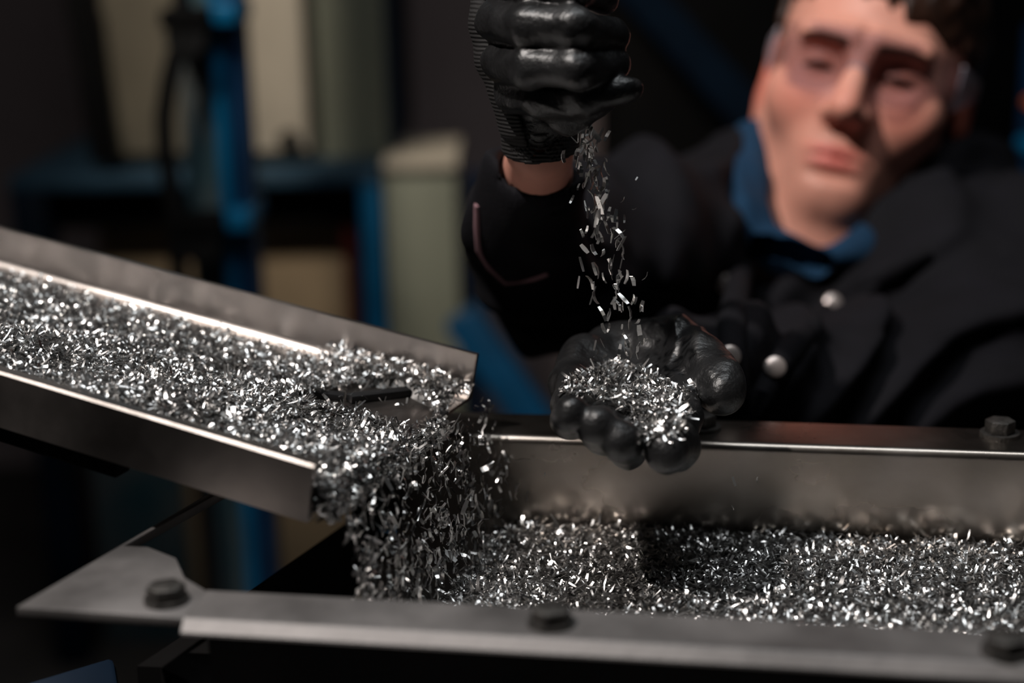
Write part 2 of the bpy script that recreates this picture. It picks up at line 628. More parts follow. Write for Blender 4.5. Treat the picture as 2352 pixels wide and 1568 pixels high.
    for (q0, q1, py) in ((384, 552, 38), (416, 584, 508)):
        z = on_y(480, py, yc)[2]
        a, bq = px_x(q0, py, yc), px_x(q1, py, yc)
        k = MB().abox(a, a + (bq - a) * 0.66, yc - 0.05, yc + 0.024, z - 0.01, z + 0.012).build('clamp', M['black'], col, bevel=0.004)
        MB().abox(a + (bq - a) * 0.66, bq, yc - 0.03, yc + 0.09, z - 0.008, z + 0.016).build('clamp_lug', M['blue'], k, bevel=0.004)
        # saddle below the clamp
        cx = a + (bq - a) * 0.33
        MB().tube([(cx, yc + 0.02, z - 0.02), (cx, yc - 0.045, z - 0.02)], 0.024, 18).build('saddle', M['rubber'], k, smooth=True)
    pts = [on_y(q, py, yc - 0.035) for q, py in ((420, -60), (418, 30), (408, 110), (388, 190), (377, 270), (380, 350), (394, 430), (404, 520), (410, 620))]
    pts += [np.array([pts[-1][0] + 0.01, yc - 0.02, 0.4]), np.array([pts[-1][0] + 0.01, yc - 0.02, 0.015])]
    o = MB().tube(pts, 0.0115, 12).build('power_cable', M['rubber'], smooth=True)
    tag(o, 'thick black cable running down the left side of the blue column', 'cable')

    # diagonal braces behind the worker
    def brace(name, q0, q1, yy, w, t, m, label):
        a, bq = on_y(*q0, yy), on_y(*q1, yy)
        d = bq - a
        d /= np.linalg.norm(d)
        nrm = np.cross(d, (0, 1.0, 0))
        return tag(MB().box(a - nrm * w / 2, nrm * w, (0, t, 0), bq - a).build(name, m, bevel=0.004), label, 'brace')

    bm = empty('diagonal_brace', None, 'dark blue diagonal steel beam behind the head of the worker', 'brace')
    a, q = on_y(1425, -66, 2.63), on_y(2000, 567, 2.25)
    d = (q - a) / np.linalg.norm(q - a)
    nrm = np.cross(d, (0, 1.0, 0))
    nrm /= np.linalg.norm(nrm)
    MB().box(a - nrm * 0.03, nrm * 0.06, (0, 0.05, 0), q - a).build('beam', M['deepblue'], bm, bevel=0.004)
    MB().abox(q[0] - 0.035, q[0] + 0.035, q[1] - 0.005, q[1] + 0.065, 0, q[2] + 0.03).build('post', M['navy'], bm, bevel=0.004)
    brace('diagonal_brace', (1055, 730), (1790, 1770), 2.2, 0.052, 0.05, M['midblue'], 'blue diagonal brace below the raised sleeve, beside the end of the chute')
    brace('diagonal_brace', (1090, 400), (1090, 2200), 2.62, 0.03, 0.05, M['darkblue'], 'short blue upright bar beside the raised sleeve, right of the side cabinet')
    xa, xb = px_x(1405, 300, 2.7), px_x(2420, 300, 2.7)  # added black box keeps the wall behind the worker dark
    k = empty('dark_backdrop', None, 'large black backdrop added behind the worker, standing in for the unlit wall', 'cabinet')
    MB().abox(xa, xb, 2.7, 3.1, 0.05, 2.3).build('body', M['black'], k, bevel=0.01)
    MB().abox(xa + 0.02, xb - 0.02, 2.72, 3.08, 0, 0.05).build('backdrop_base', M['black'], k)
    MB().abox(xa + 0.03, (xa + xb) / 2 - 0.004, 2.688, 2.6995, 0.1, 2.25).build('door', M['black'], k, bevel=0.002)  # door leaves only dress the added black box
    MB().abox((xa + xb) / 2 + 0.004, xb - 0.03, 2.688, 2.6995, 0.1, 2.25).build('door', M['black'], k, bevel=0.002)
    # machine at the right edge of the picture
    r = empty('blue_machine', None, 'bright blue machine housing at the right edge behind the jacket', 'machine')
    xr = px_x(2338, 700, 2.0)
    MB().abox(xr, xr + 0.5, 2.0, 2.5, 0, on_y(2340, 560, 2.0)[2]).build('housing', M['blue'], r, bevel=0.01)
    z0 = on_y(2340, 290, 2.0)[2]
    MB().abox(xr + 0.004, xr + 0.06, 2.0, 2.06, on_y(2340, 560, 2.0)[2], z0 + 0.12).build('mast', M['darkblue'], r, bevel=0.004)
    q = on_y(2366, 335, 1.97)
    MB().tube([q + (0, 0.03, 0), q], 0.009, 16).build('lamp_button', M['blue'], r, smooth=True)
    q = on_y(2384, 242, 1.97)
    MB().tube([q + (0, 0.03, 0), q], 0.009, 16).build('warning_button', M['orange'], r, smooth=True)


# ------------------------------------------------------------------ chute
CH_O = np.array([-0.087, 0.675, 0.9055])
CH_YAW, CH_SL, CH_W, CH_H = math.radians(21.3), math.radians(10.0), 0.186, 0.024
CA = np.array([-math.cos(CH_YAW) * math.cos(CH_SL), math.sin(CH_YAW) * math.cos(CH_SL), math.sin(CH_SL)])
CS = np.array([math.sin(CH_YAW), math.cos(CH_YAW), 0.0])
CN = np.cross(CS, CA)
CN = CN * np.sign(CN[2])
CH_L = 0.52


def chute_pt(L, s, n):
    return CH_O + CA * L + CS * s + CN * n


def chute():
    c = empty('feeder_chute', None, 'inclined open steel chute full of metal chips, tipping them into the trough', 'chute')
    t = 0.0022
    H = CH_H
    MB().box(chute_pt(0, 0.001, -H - t), CA * CH_L, CS * (CH_W - 0.002), CN * t).build('floor_pan', M['chute'], c, bevel=0.0006)
    # near wall: a thick lipped plate
    prof = [(-0.004, -H - 0.004), (0.0, -H - 0.004), (0.0005, -0.0025), (0.003, -0.0006), (0.003, 0.0), (-0.003, 0.0), (-0.004, -0.0012)]
    MB().extrude(prof, CH_O, CS, CN, CA * CH_L).build('side_wall', M['chute'], c)
    # far wall with a wide rounded bottom bend
    R = 0.007
    arc = [(CH_W - R + R * math.sin(a), -H + R - R * math.cos(a)) for a in np.linspace(0, math.pi / 2, 7)]
    prof = arc + [(CH_W, 0.0), (CH_W + 0.0035, 0.0), (CH_W + 0.0035, -H - t), (CH_W - R, -H - t)]
    MB().extrude(prof, CH_O, CS, CN, CA * CH_L).build('side_wall', M['chute'], c, smooth=True)
    # dark slot bars in the pan, near the outlet
    zf = -H + 0.0003

    def bar(q0, q1, w, h):
        def onpan(q):
            v = ray(*q)
            o = chute_pt(0, 0, zf)
            k = ((o - CAM) @ CN) / (v @ CN)
            return CAM + v * k
        a, b = onpan(q0), onpan(q1)
        d = b - a
        s = np.cross(CN, d / np.linalg.norm(d))
        MB().box(a - s * w / 2, d, s * w, CN * h).build('slot_bar', M['slot'], c, bevel=0.0004)
    bar((800, 922), (938, 906), 0.006, 0.004)
    bar((690, 905), (790, 918), 0.006, 0.0035)
    bar((990, 972), (1022, 950), 0.004, 0.002)
    # under frame, bracket and stand
    MB().box(chute_pt(0.105, 0.004, -H - 0.016), CA * (CH_L - 0.105), CS * 0.012, CN * 0.0115).build('under_rail', M['black'], c, bevel=0.001)
    MB().box(chute_pt(0.105, CH_W - 0.02, -H - 0.016), CA * (CH_L - 0.105), CS * 0.012, CN * 0.0135).build('under_rail', M['black'], c, bevel=0.001)
    prof = [(0.205, -H - 0.016), (0.30, -H - 0.016), (CH_L, -H - 0.016), (CH_L, -0.12), (0.36, -0.10)]
    MB().extrude(prof, CH_O + CS * 0.004, CA, CN, CS * 0.012).build('bracket', M['black'], c)
    b = chute_pt(CH_L - 0.06, 0.01, -0.09)
    MB().abox(b[0] - 0.05, b[0] + 0.03, b[1], b[1] + CH_W * 0.9, 0, b[2]).build('stand', M['navy'], c, bevel=0.004)
    return c


# ------------------------------------------------------------------ trough
TZ = 0.86                     # top of the rails
TF = 0.805                    # pan
TYAW = math.radians(-10.0)
TA = np.array([math.cos(TYAW), math.sin(TYAW), 0])
TB = np.array([-math.sin(TYAW), math.cos(TYAW), 0])
UP = np.array([0, 0, 1.0])
T_near = on_z(1489, 1478, TZ)        # front edge of the near rail
T_far = on_z(1700, 1019, TZ)         # fold of the far rail
T_back = on_z(1720, 967, TZ)
W_far = (T_far - T_near) @ TB
W_back = (T_back - T_near) @ TB
W_in = 0.028


def tr(a, b, z):
    return T_near + TA * a + TB * b + UP * (z - TZ)


A_corner = (on_z(35, 1393, TZ) - T_near) @ TA      # near left tip of the trough
A_R = 0.42
A_FL = (on_z(800, 985, TZ) - T_near) @ TA
AL = (on_z(1010, 1000, TZ) - T_near) @ TA


A_bed = (on_z(905, 1372, TF) - T_near) @ TA        # where the bed starts, near side
A_bed_far = (on_z(1110, 1195, TF) - T_near) @ TA


def hex_bolt(parent, c, r, h, wr, ang):
    v, f = [], []
    for k in range(6):
        a = ang + k * math.pi / 3
        v.append((c[0] + r * math.cos(a), c[1] + r * math.sin(a), c[2] + 0.002))
    for k in range(6):
        a = ang + k * math.pi / 3
        v.append((c[0] + r * math.cos(a), c[1] + r * math.sin(a), c[2] + 0.002 + h))
    f = [(k, (k + 1) % 6, (k + 1) % 6 + 6, k + 6) for k in range(6)] + [tuple(range(6))[::-1], tuple(range(6, 12))]
    b = MB().add(v, f).build('bolt', M['bolt'], parent, bevel=0.0009)
    MB().tube([(c[0], c[1], c[2]), (c[0], c[1], c[2] + 0.0021)], wr, 28).build('washer', M['bolt'], b, smooth=True)


def trough():
    t = empty('collecting_trough', None, 'long steel trough with bolted rails, carrying a bed of metal chips under the chute', 'trough')
    # far rail: flange with a rounded fold and a tall inner wall
    R = 0.0045
    f0 = W_far
    arc = [(f0 + R - R * math.cos(a), -R + R * math.sin(a)) for a in np.linspace(0, math.pi / 2, 9)]
    prof = [(f0 + 0.003, TF - TZ - 0.004), (f0, TF - TZ - 0.004)] + arc + [(W_back, 0.0), (W_back, -0.004), (f0 + 0.005, -0.004)]
    MB().extrude(prof, tr(A_FL, 0, TZ), TB, UP, TA * (A_R - A_FL)).build('side_rail', M['steel'], t, smooth=True)
    # pan
    MB().box(tr(A_bed - 0.02, W_in * 0.6, TF - 0.004), TA * (A_R - A_bed + 0.02), TB * (W_far - W_in * 0.6 - 0.0005), UP * 0.004).build('floor_pan', M['pan'], t)
    # near rail: plate with a rounded front lip
    hh = 0.0065
    prof = [(W_in, 0), (0.0008, 0), (0.0, -0.0003), (-0.0042, -0.0046), (-0.0045, -0.0056), (0.0, -0.0058), (0.004, -0.004), (W_in - 0.003, -0.004), (W_in - 0.003, TF - TZ - 0.004), (W_in, TF - TZ - 0.004)]
    A0 = (on_z(420, 1420, TZ) - T_near) @ TA
    MB().extrude(prof, tr(A0, 0, TZ), TB, UP, TA * (A_R - A0)).build('side_rail', M['rail'], t)
    # mitred end plate
    c0 = on_z(35, 1393, TZ)
    e1 = on_z(760, 965, TZ)
    inner_b = tr(A0, W_in, TZ)
    inner_a = tr(A0, 0, TZ)
    dirv = e1 - c0
    w = on_z(560, 1260, TZ) - on_z(330, 1250, TZ)
    pts = [c0, inner_a, inner_b, on_z(425, 1325, TZ), on_z(405, 1280, TZ), on_z(340, 1254, TZ), on_z(285, 1252, TZ), on_z(510, 1128, TZ), on_z(785, 967, TZ), e1]  # inner outline is cut along the edge of the chute's shadow
    n = len(pts)
    v = pts + [p - UP * 0.005 for p in pts]
    f = [tuple(range(n)), tuple(range(n, 2 * n))[::-1]] + [(i, i + n, (i + 1) % n + n, (i + 1) % n) for i in range(n)]
    MB().add(v, f).build('end_plate', M['rail'], t, bevel=0.001)
    # bolts
    for q in ((383, 1372), (1265, 1424), (2310, 1492)):
        c = on_z(q[0], q[1] + 8, TZ)
        hex_bolt(t, c, 0.0085, 0.0055, 0.0095, 0.3)
    for q in ((2296, 1000), (1612, 985)):
        c = on_z(q[0], q[1], TZ)
        hex_bolt(t, c, 0.0082, 0.007, 0.0105, 0.72)
    # frame under the trough
    s = empty('trough_stand', None, 'dark navy and blue machine frame under the trough, at the bottom of the picture', 'stand')
    z1 = TF - 0.0045
    MB().box(tr(A_bed - 0.02, 0.03, 0.62), TA * (A_R - A_bed), TB * (W_back - 0.06), UP * (z1 - 0.62)).build('bed', M['black'], s, bevel=0.004)
    base = [inner_b + TA * 0.001 + TB * 0.001] + [q + TA * 0.001 for q in pts[3:9]] + [tr(A_bed - 0.0215, W_far - 0.002, TZ), tr(A_bed - 0.0215, W_in + 0.001, TZ)]  # added black block keeps the opening beside the bed dark
    m = len(base)
    v = [q - UP * 0.061 for q in base] + [np.array([q[0], q[1], 0.62]) for q in base]
    MB().add(v, [tuple(range(m)), tuple(range(m, 2 * m))[::-1]] + [(k, k + m, (k + 1) % m + m, (k + 1) % m) for k in range(m)]).build('dark_infill', M['black'], s)
    for a in (A_corner + 0.15, A_R - 0.1):
        for b in (0.04, W_back - 0.08):
            MB().box(tr(a, b, 0), TA * 0.05, TB * 0.05, UP * 0.619).build('leg', M['navy'], s, bevel=0.003)
    # blue guard in front, bottom left
    p = [on_z(-60, 1600, 0.79), on_z(262, 1502, 0.79), on_z(285, 1640, 0.77), on_z(-60, 1750, 0.77)]
    v = p + [q - UP * 0.03 for q in p]
    f = [(0, 1, 2, 3), (7, 6, 5, 4), (0, 4, 5, 1), (1, 5, 6, 2), (2, 6, 7, 3), (3, 7, 4, 0)]
    MB().add(v, f).build('guard', M['navy'], s, bevel=0.003)
    g = np.mean(p, 0)
    MB().abox(g[0] - 0.02, g[0] + 0.02, g[1] - 0.02, g[1] + 0.02, 0, 0.742).build('leg', M['navy'], s)
    return t


# ------------------------------------------------------------------ chips
def chip_arrays(pos, nor, spin, L, W, bend):
    """curled strips: 4 cross rows of 2 vertices each"""
    n = len(pos)
    nor = nor / np.linalg.norm(nor, axis=1, keepdims=True)
    ref = RNG.normal(size=(n, 3)) if spin is None else spin
    t = ref - nor * (ref * nor).sum(1, keepdims=True)
    t /= np.linalg.norm(t, axis=1, keepdims=True)
    b = np.cross(nor, t)
    V = np.zeros((n, 8, 3))
    for i, u in enumerate((-0.5, -0.17, 0.17, 0.5)):
        x = (L * u)[:, None]
        z = (-bend * L * (u * u) * 2)[:, None]
        c = pos + t * x + nor * z
        ww = (W * (0.5 if i in (1, 2) else 0.5 * (0.6 + 0.4 * (((np.arange(n) + 9) * 7919 % 13) / 12))))[:, None]
        V[:, 2 * i] = c - b * ww
        V[:, 2 * i + 1] = c + b * ww
    base = (np.arange(n) * 8)[:, None, None]
    q = np.array([(0, 2, 3, 1), (2, 4, 5, 3), (4, 6, 7, 5)])[None] + base
    return V.reshape(-1, 3), q.reshape(-1, 4)


def chips_obj(name, pos, nor, L, W, bend, label, spin=None, tone=None, heap=None):
    V, Q = chip_arrays(pos, nor, spin, L, W, bend)
    n = len(pos)
    tn = RNG.random(n) ** 0.8 if tone is None else tone
    tv = np.repeat(tn, 8)
    if heap is not None:
        hv, hf = heap
        Q = np.concatenate([Q, hf + len(V)])
        V = np.concatenate([V, hv])
        tv = np.concatenate([tv, np.zeros(len(hv))])
    o = mesh_obj(name, V, Q, M['chip'])
    a = o.data.attributes.new('tone', 'FLOAT', 'POINT')
    a.data.foreach_set('value', tv.astype(np.float32))
    return tag(o, label, 'metal chips', kind='stuff')


def chip_sizes(n, k=1.0):
    L = np.clip(RNG.lognormal(math.log(0.0050), 0.38, n), 0.002, 0.011) * k
    W = np.clip(RNG.lognormal(math.log(0.00095), 0.45, n), 0.0004, 0.0028) * k
    bend = RNG.normal(0, 0.5, n)
    return L, W, bend


def grid_mesh(xs, ys, f):
    v = np.array([f(x, y) for x in xs for y in ys])
    nx, ny = len(xs), len(ys)
    q = np.array([(i * ny + j, (i + 1) * ny + j, (i + 1) * ny + j + 1, i * ny + j + 1) for i in range(nx - 1) for j in range(ny - 1)])
    return v, q


def smooth01(x):
    x = np.clip(x, 0, 1)
    return x * x * (3 - 2 * x)


def chute_height(L, s):
    """height of the chip surface over the pan, L from the outlet, s from the near wall"""
    u = s / CH_W
    h = 0.0200 - 0.0155 * smooth01((u - 0.12) / 0.62)
    h = h * (0.72 + 0.28 * smooth01(L / 0.10)) + 0.002 * np.sin(L * 60 + s * 40) * (u < 0.7)
    h = h + 0.007 * smooth01((u - 0.80) / 0.1) * (1 - smooth01((L - 0.03) / 0.06))
    return h


BARE = [(680, 903), (760, 888), (842, 868), (930, 868), (972, 905), (1000, 955), (985, 978), (925, 965), (855, 946), (775, 930)]


def chips_on_chute():
    n = 21000
    L = RNG.random(n) * (CH_L - 0.01)
    L[:8000] = RNG.random(8000) * 0.3
    s = RNG.random(n) * (CH_W - 0.012) + 0.003
    h = chute_height(L, s)
    thin = RNG.random(n)
    hh = h - 0.0025 * RNG.random(n) ** 2 + 0.0012 * RNG.random(n)
    # nose of the heap rolls over the outlet edge on the near side
    pos = CH_O + CA * L[:, None] + CS * s[:, None] + CN * (hh - CH_H)[:, None]
    q = project(pos)
    keep = ~in_poly(q, BARE)
    far = s > CH_W * 0.90
    keep &= ~(far & (thin < 0.55) & (L > 0.05))
    keep &= ~((s > CH_W - 0.013) & (L > 0.085))
    few = in_poly(q, BARE) & (thin < 0.035)
    keep |= few
    pos = pos[keep]
    k = len(pos)
    nor = CN + RNG.normal(0, 0.34, (k, 3))
    Ls, Ws, bd = chip_sizes(k)
    # heap body under the loose chips
    xs = np.linspace(0.001, CH_L - 0.002, 60)
    ys = np.linspace(0.001, CH_W - 0.008, 40)

    def f(x, y):
        p = chute_pt(x, y, 0)
        h = float(chute_height(x, y)) - 0.0028
        pp = chute_pt(x, y, h - CH_H)
        if in_poly(project(pp)[None], [(a, b) for a, b in BARE])[0]:
            h = -0.003
        return chute_pt(x, y, max(h, -0.003) - CH_H)
    hv, hf = grid_mesh(xs, ys, f)
    # rolled nose at the outlet
    m = 2600
    s2 = RNG.random(m) ** 1.25 * CH_W * 0.74 + 0.002
    hs = chute_height(np.zeros(m), s2)
    a = RNG.random(m)
    drop = a * (hs + 0.004)
    out = 0.009 * np.sqrt(np.clip(a, 0, 1)) * RNG.random(m) ** 0.35
    p2 = CH_O - CA * out[:, None] + CS * s2[:, None] + CN * (hs - CH_H - drop)[:, None]
    n2 = (CN * (1 - a[:, None]) - CA * a[:, None]) + RNG.normal(0, 0.4, (m, 3))
    L2, W2, b2 = chip_sizes(m)
    m3 = 650
    L3 = RNG.random(m3) ** 0.8 * 0.09 - 0.003
    u3 = 0.76 + 0.235 * RNG.random(m3) ** 0.8
    h3 = 0.003 + 0.0075 * smooth01((u3 - 0.78) / 0.2) * RNG.random(m3) ** 0.3
    p3 = CH_O + CA * L3[:, None] + CS * (u3 * CH_W)[:, None] + CN * (h3 - CH_H)[:, None]
    p2 = np.concatenate([p2, p3])
    n2 = np.concatenate([n2, CN - CS * 0.3 + RNG.normal(0, 0.4, (m3, 3))])
    ok = ~in_poly(project(p2), BARE) | (RNG.random(len(p2)) < 0.06)
    p2, n2 = p2[ok], n2[ok]
    m = len(p2)
    L2, W2, b2 = chip_sizes(m)
    pos = np.concatenate([pos, p2])
    nor = np.concatenate([nor, n2])
    Ls, Ws, bd = np.concatenate([Ls, L2]), np.concatenate([Ws, W2]), np.concatenate([bd, b2])
    chips_obj('chute_chips', pos, nor, Ls, Ws, bd, 'thick bed of bright steel chips sliding down the inclined chute', heap=(hv, hf))


def bed_height(a, b):
    v = (b - W_in) / (W_far - W_in)
    a0 = A_bed + (A_bed_far - A_bed) * v
    ramp = smooth01((a - a0) / 0.035)
    h = 0.006 + 0.012 * smooth01((a - a0) / 0.25) * (1 - v)
    h = h + 0.020 * (1 - smooth01(v / 0.5)) * smooth01((a - a0 - 0.05) / 0.3)
    h = h + 0.012 * np.exp(-(((a - a0 - 0.045) / 0.03) ** 2 + ((v - 0.25) / 0.2) ** 2))
    return h * ramp


def chips_in_trough():
    n = 32000
    a = A_bed + RNG.random(n) * (A_R - 0.01 - A_bed)
    b = W_in + 0.001 + RNG.random(n) ** 0.9 * (W_far - W_in - 0.002)
    h = bed_height(a, b)
    keep = h > 0.0006 + 0.002 * RNG.random(n)
    v = (b - W_in) / (W_far - W_in)
    keep &= ~((v > 0.965) & (RNG.random(n) < 0.75))
    a, b, h = a[keep], b[keep], h[keep]
    k = len(a)
    z = TF + h - 0.0022 * RNG.random(k) ** 2 + 0.001 * RNG.random(k) + 0.0006
    pos = T_near + TA * a[:, None] + TB * b[:, None] + UP * (z - TZ)[:, None]
    nor = UP + RNG.normal(0, 0.28, (k, 3))
    Ls, Ws, bd = chip_sizes(k)
    xs = np.linspace(A_bed, A_R - 0.012, 70)
    ys = np.linspace(W_in + 0.0005, W_far - 0.007, 40)
    hv, hf = grid_mesh(xs, ys, lambda x, y: tr(x, y, TF + max(float(bed_height(x, y)) - 0.0022, -0.002)))
    chips_obj('trough_chips', pos, nor, Ls, Ws, bd, 'broad bed of bright steel chips lying in the long trough', heap=(hv, hf))
    # loose crumbs on far flange bolt and rails
    return


def falling(pos_list, group, label, kmin=0.8, kmax=1.3):
    protos = []
    for i in range(8):
        L = 0.0055 * (0.7 + 0.1 * i)
        W = 0.0010 + 0.0004 * (i % 4)
        V, Q = chip_arrays(np.zeros((1, 3)), np.array([[0, -1.0, 0]]), np.array([[0.0, 0, 1]]), np.array([L]), np.array([W]), np.array([0.3 * ((i % 3) - 1)]))
        top = V + np.array([0, -0.00025, 0])
        n = 8
        f = Q.tolist() + [[j + n for j in q[::-1]] for q in Q.tolist()]
        rim = [0, 2, 4, 6, 7, 5, 3, 1]
        f += [[rim[j], rim[(j + 1) % 8], rim[(j + 1) % 8] + n, rim[j] + n] for j in range(8)]
        me = bpy.data.meshes.new('falling_chip')
        me.from_pydata(np.concatenate([V, top]).tolist(), [], f)
        me.update()
        me.materials.append(M['chip'])
        at = me.attributes.new('tone', 'FLOAT', 'POINT')
        at.data.foreach_set('value', np.full(16, 0.45 + 0.07 * i, np.float32))
        protos.append(me)
    first = None
    for i, p in enumerate(pos_list):
        if first is None:
            first = bpy.data.objects.new('falling_chip', protos[0])
            o = first
        else:
            o = first.copy()
            o.data = protos[int(RNG.integers(8))]
        COL.objects.link(o)
        o.location = p
        o.rotation_euler = (RNG.normal(0, 0.45), RNG.normal(0, 0.25), RNG.uniform(-1.3, 1.3))
        k = RNG.uniform(kmin, kmax)
        o.scale = (k, k, k)
        tag(o, label, 'metal chip', group)


def curtain(n, seed):
    rg = np.random.default_rng(seed)
    s = (rg.random(n) ** 1.25) * CH_W * 0.74 + 0.004
    far = rg.random(n) < 0.10
    s = np.where(far, CH_W * (0.74 + 0.26 * rg.random(n)), s)
    z0 = CH_O[2] - CH_H
    T = rg.random(n) ** 0.75
    drop = T * (z0 - TF - 0.012 + 0.004)
    out = 0.004 + 0.010 * np.sqrt(T) + 0.006 * rg.random(n) * (0.4 + T) + 0.012 * T * rg.random(n) ** 4
    p = CH_O - np.array([CA[0], CA[1], 0]) * out[:, None] + CS * s[:, None] + np.array([0, 0, 1.0]) * (-CH_H - drop + 0.004)[:, None]
    return p


def falling_chips():
    falling(list(curtain(150, 3)), 'chips falling from the chute', 'small steel chip dropping from the end of the chute into the trough', 0.8, 1.2)
    p = curtain(900, 4)
    k = len(p)
    nor = RNG.normal(0, 1, (k, 3)) * (1, 1, 0.4)
    L, W, bd = chip_sizes(k, 1.05)
    spin = RNG.normal(0, 0.35, (k, 3)) + (0, 0, 1)
    chips_obj('chip_curtain', p, nor, L, W, bd, 'dense curtain of steel chips pouring off the chute end', spin=spin)
    # stream from the fist into the palm
    pts = []
    rg = np.random.default_rng(8)
    for i in range(175):
        t = rg.random() ** 1.15
        y = 275 + 545 * t
        x = 1338 + 80 * t ** 0.8 + rg.normal(0, 18 + 14 * t)
        if t > 0.75:
            x = 1415 + rg.normal(0, 32)
        pts.append(P(x, y, 0.815 + rg.normal(0, 0.012)))
    stray = []
    for q in ((1252, 1088), (1462, 410), (1458, 480), (1686, 1105), (1738, 1100), (1684, 1165), (1432, 460), (1393, 365)):
        stray.append(P(*q, 0.82))
    lab = 'small steel chip falling from the raised glove towards the open palm'
    falling(pts, 'chips falling between the gloves', lab, 0.8, 1.4)
    falling(stray, 'stray chips in the air', 'tiny stray steel chip in the air beside the open palm or the chip stream', 0.45, 0.7)


# ------------------------------------------------------------------ worker
def mm(px, d):
    return px * d / FPX


def pchain(lst):
    """[(px, py, depth, radius_px)] -> points, radii"""
    return [P(a, b, d) for a, b, d, r in lst], [mm(r, d) for a, b, d, r in lst]


def glove_down_fn():
    idx = pchain([(1145, -48, 0.812, 48), (1215, -40, 0.775, 48), (1320, -28, 0.765, 47), (1385, -8, 0.790, 38)])
    mid = pchain([(1142, 48, 0.810, 50), (1215, 58, 0.772, 50), (1320, 64, 0.760, 48), (1405, 82, 0.785, 41)])
    rng_ = pchain([(1152, 140, 0.812, 48), (1220, 158, 0.776, 46), (1325, 158, 0.762, 45), (1408, 148, 0.785, 38)])
    pnk = pchain([(1178, 212, 0.820, 46), (1240, 228, 0.795, 42), (1345, 226, 0.778, 38), (1430, 207, 0.778, 29), (1456, 203, 0.778, 22)])
    thb = pchain([(1200, -40, 0.87, 55), (1300, -90, 0.84, 52), (1390, -70, 0.815, 44), (1425, -40, 0.81, 36)])
    heel = pchain([(1226, 120, 0.842, 98), (1234, 205, 0.842, 88), (1240, 268, 0.845, 86)])
    fill = pchain([(1300, 120, 0.80, 60), (1330, 200, 0.80, 52)])
    lowr = pchain([(1310, 262, 0.80, 46), (1390, 228, 0.79, 28)])
    back = pchain([(1132, 40, 0.83, 42), (1146, 130, 0.835, 38), (1195, 190, 0.84, 40)])

    def fn(p):
        f = chain(p, *idx, 0.004)
        for c in (mid, rng_, pnk):
            f = smin(f, chain(p, *c, 0.004), 0.0035)
        f = smin(f, chain(p, *thb, 0.006), 0.006)
        b = smin(chain(p, *heel, 0.01), chain(p, *fill, 0.01), 0.012)
        b = smin(b, chain(p, *back, 0.01), 0.012)
        b = smin(b, chain(p, *lowr, 0.006), 0.01)
        f = smin(f, b, 0.007)
        q = p * 1.0
        w = noise3(q * (55, 55, 120)) * 0.0022 + noise3(q * (140, 140, 260)) * 0.0007
        # bunched folds across heel and palm
        u = (p - P(1230, 280, 0.8)) @ (CU * 0.9 + CR * 0.35)
        fold = np.abs(np.sin(u * 330 + 6 * noise3(p * 40))) - 0.6
        m = np.exp(-(((p - P(1260, 270, 0.8)) ** 2).sum(1)) / 0.03 ** 2)
        return f + w + fold * 0.0012 * m
    return fn


def knit_back_fn(p):
    c = pchain([(1128, 0, 0.832, 48), (1131, 55, 0.830, 52), (1147, 135, 0.832, 54), (1196, 205, 0.836, 72), (1224, 262, 0.842, 88)])
    f = chain(p, *c, 0.004)
    return np.maximum(f, (p - P(1150, 100, 0.8)) @ (CR * 0.95 + CU * 0.28))


def cuff_down_fn():
    c = pchain([(1237, 272, 0.846, 90), (1246, 392, 0.864, 91)])
    i = pchain([(1238, 290, 0.846, 78), (1248, 440, 0.872, 78)])
    ax = P(1246, 400, 0.856) - P(1236, 270, 0.846)
    ax = ax / np.linalg.norm(ax)
    ax = ax + CF * 0.25
    ax /= np.linalg.norm(ax)
    o1 = P(1243, 343, 0.77)
    cu = P(1243, 343, 0.852)

    def fn(p):
        f = chain(p, *c)
        f = np.maximum(f, (p - cu) @ ax - 0.001)
        f = np.maximum(f, -chain(p, *i))
        return f
    return fn


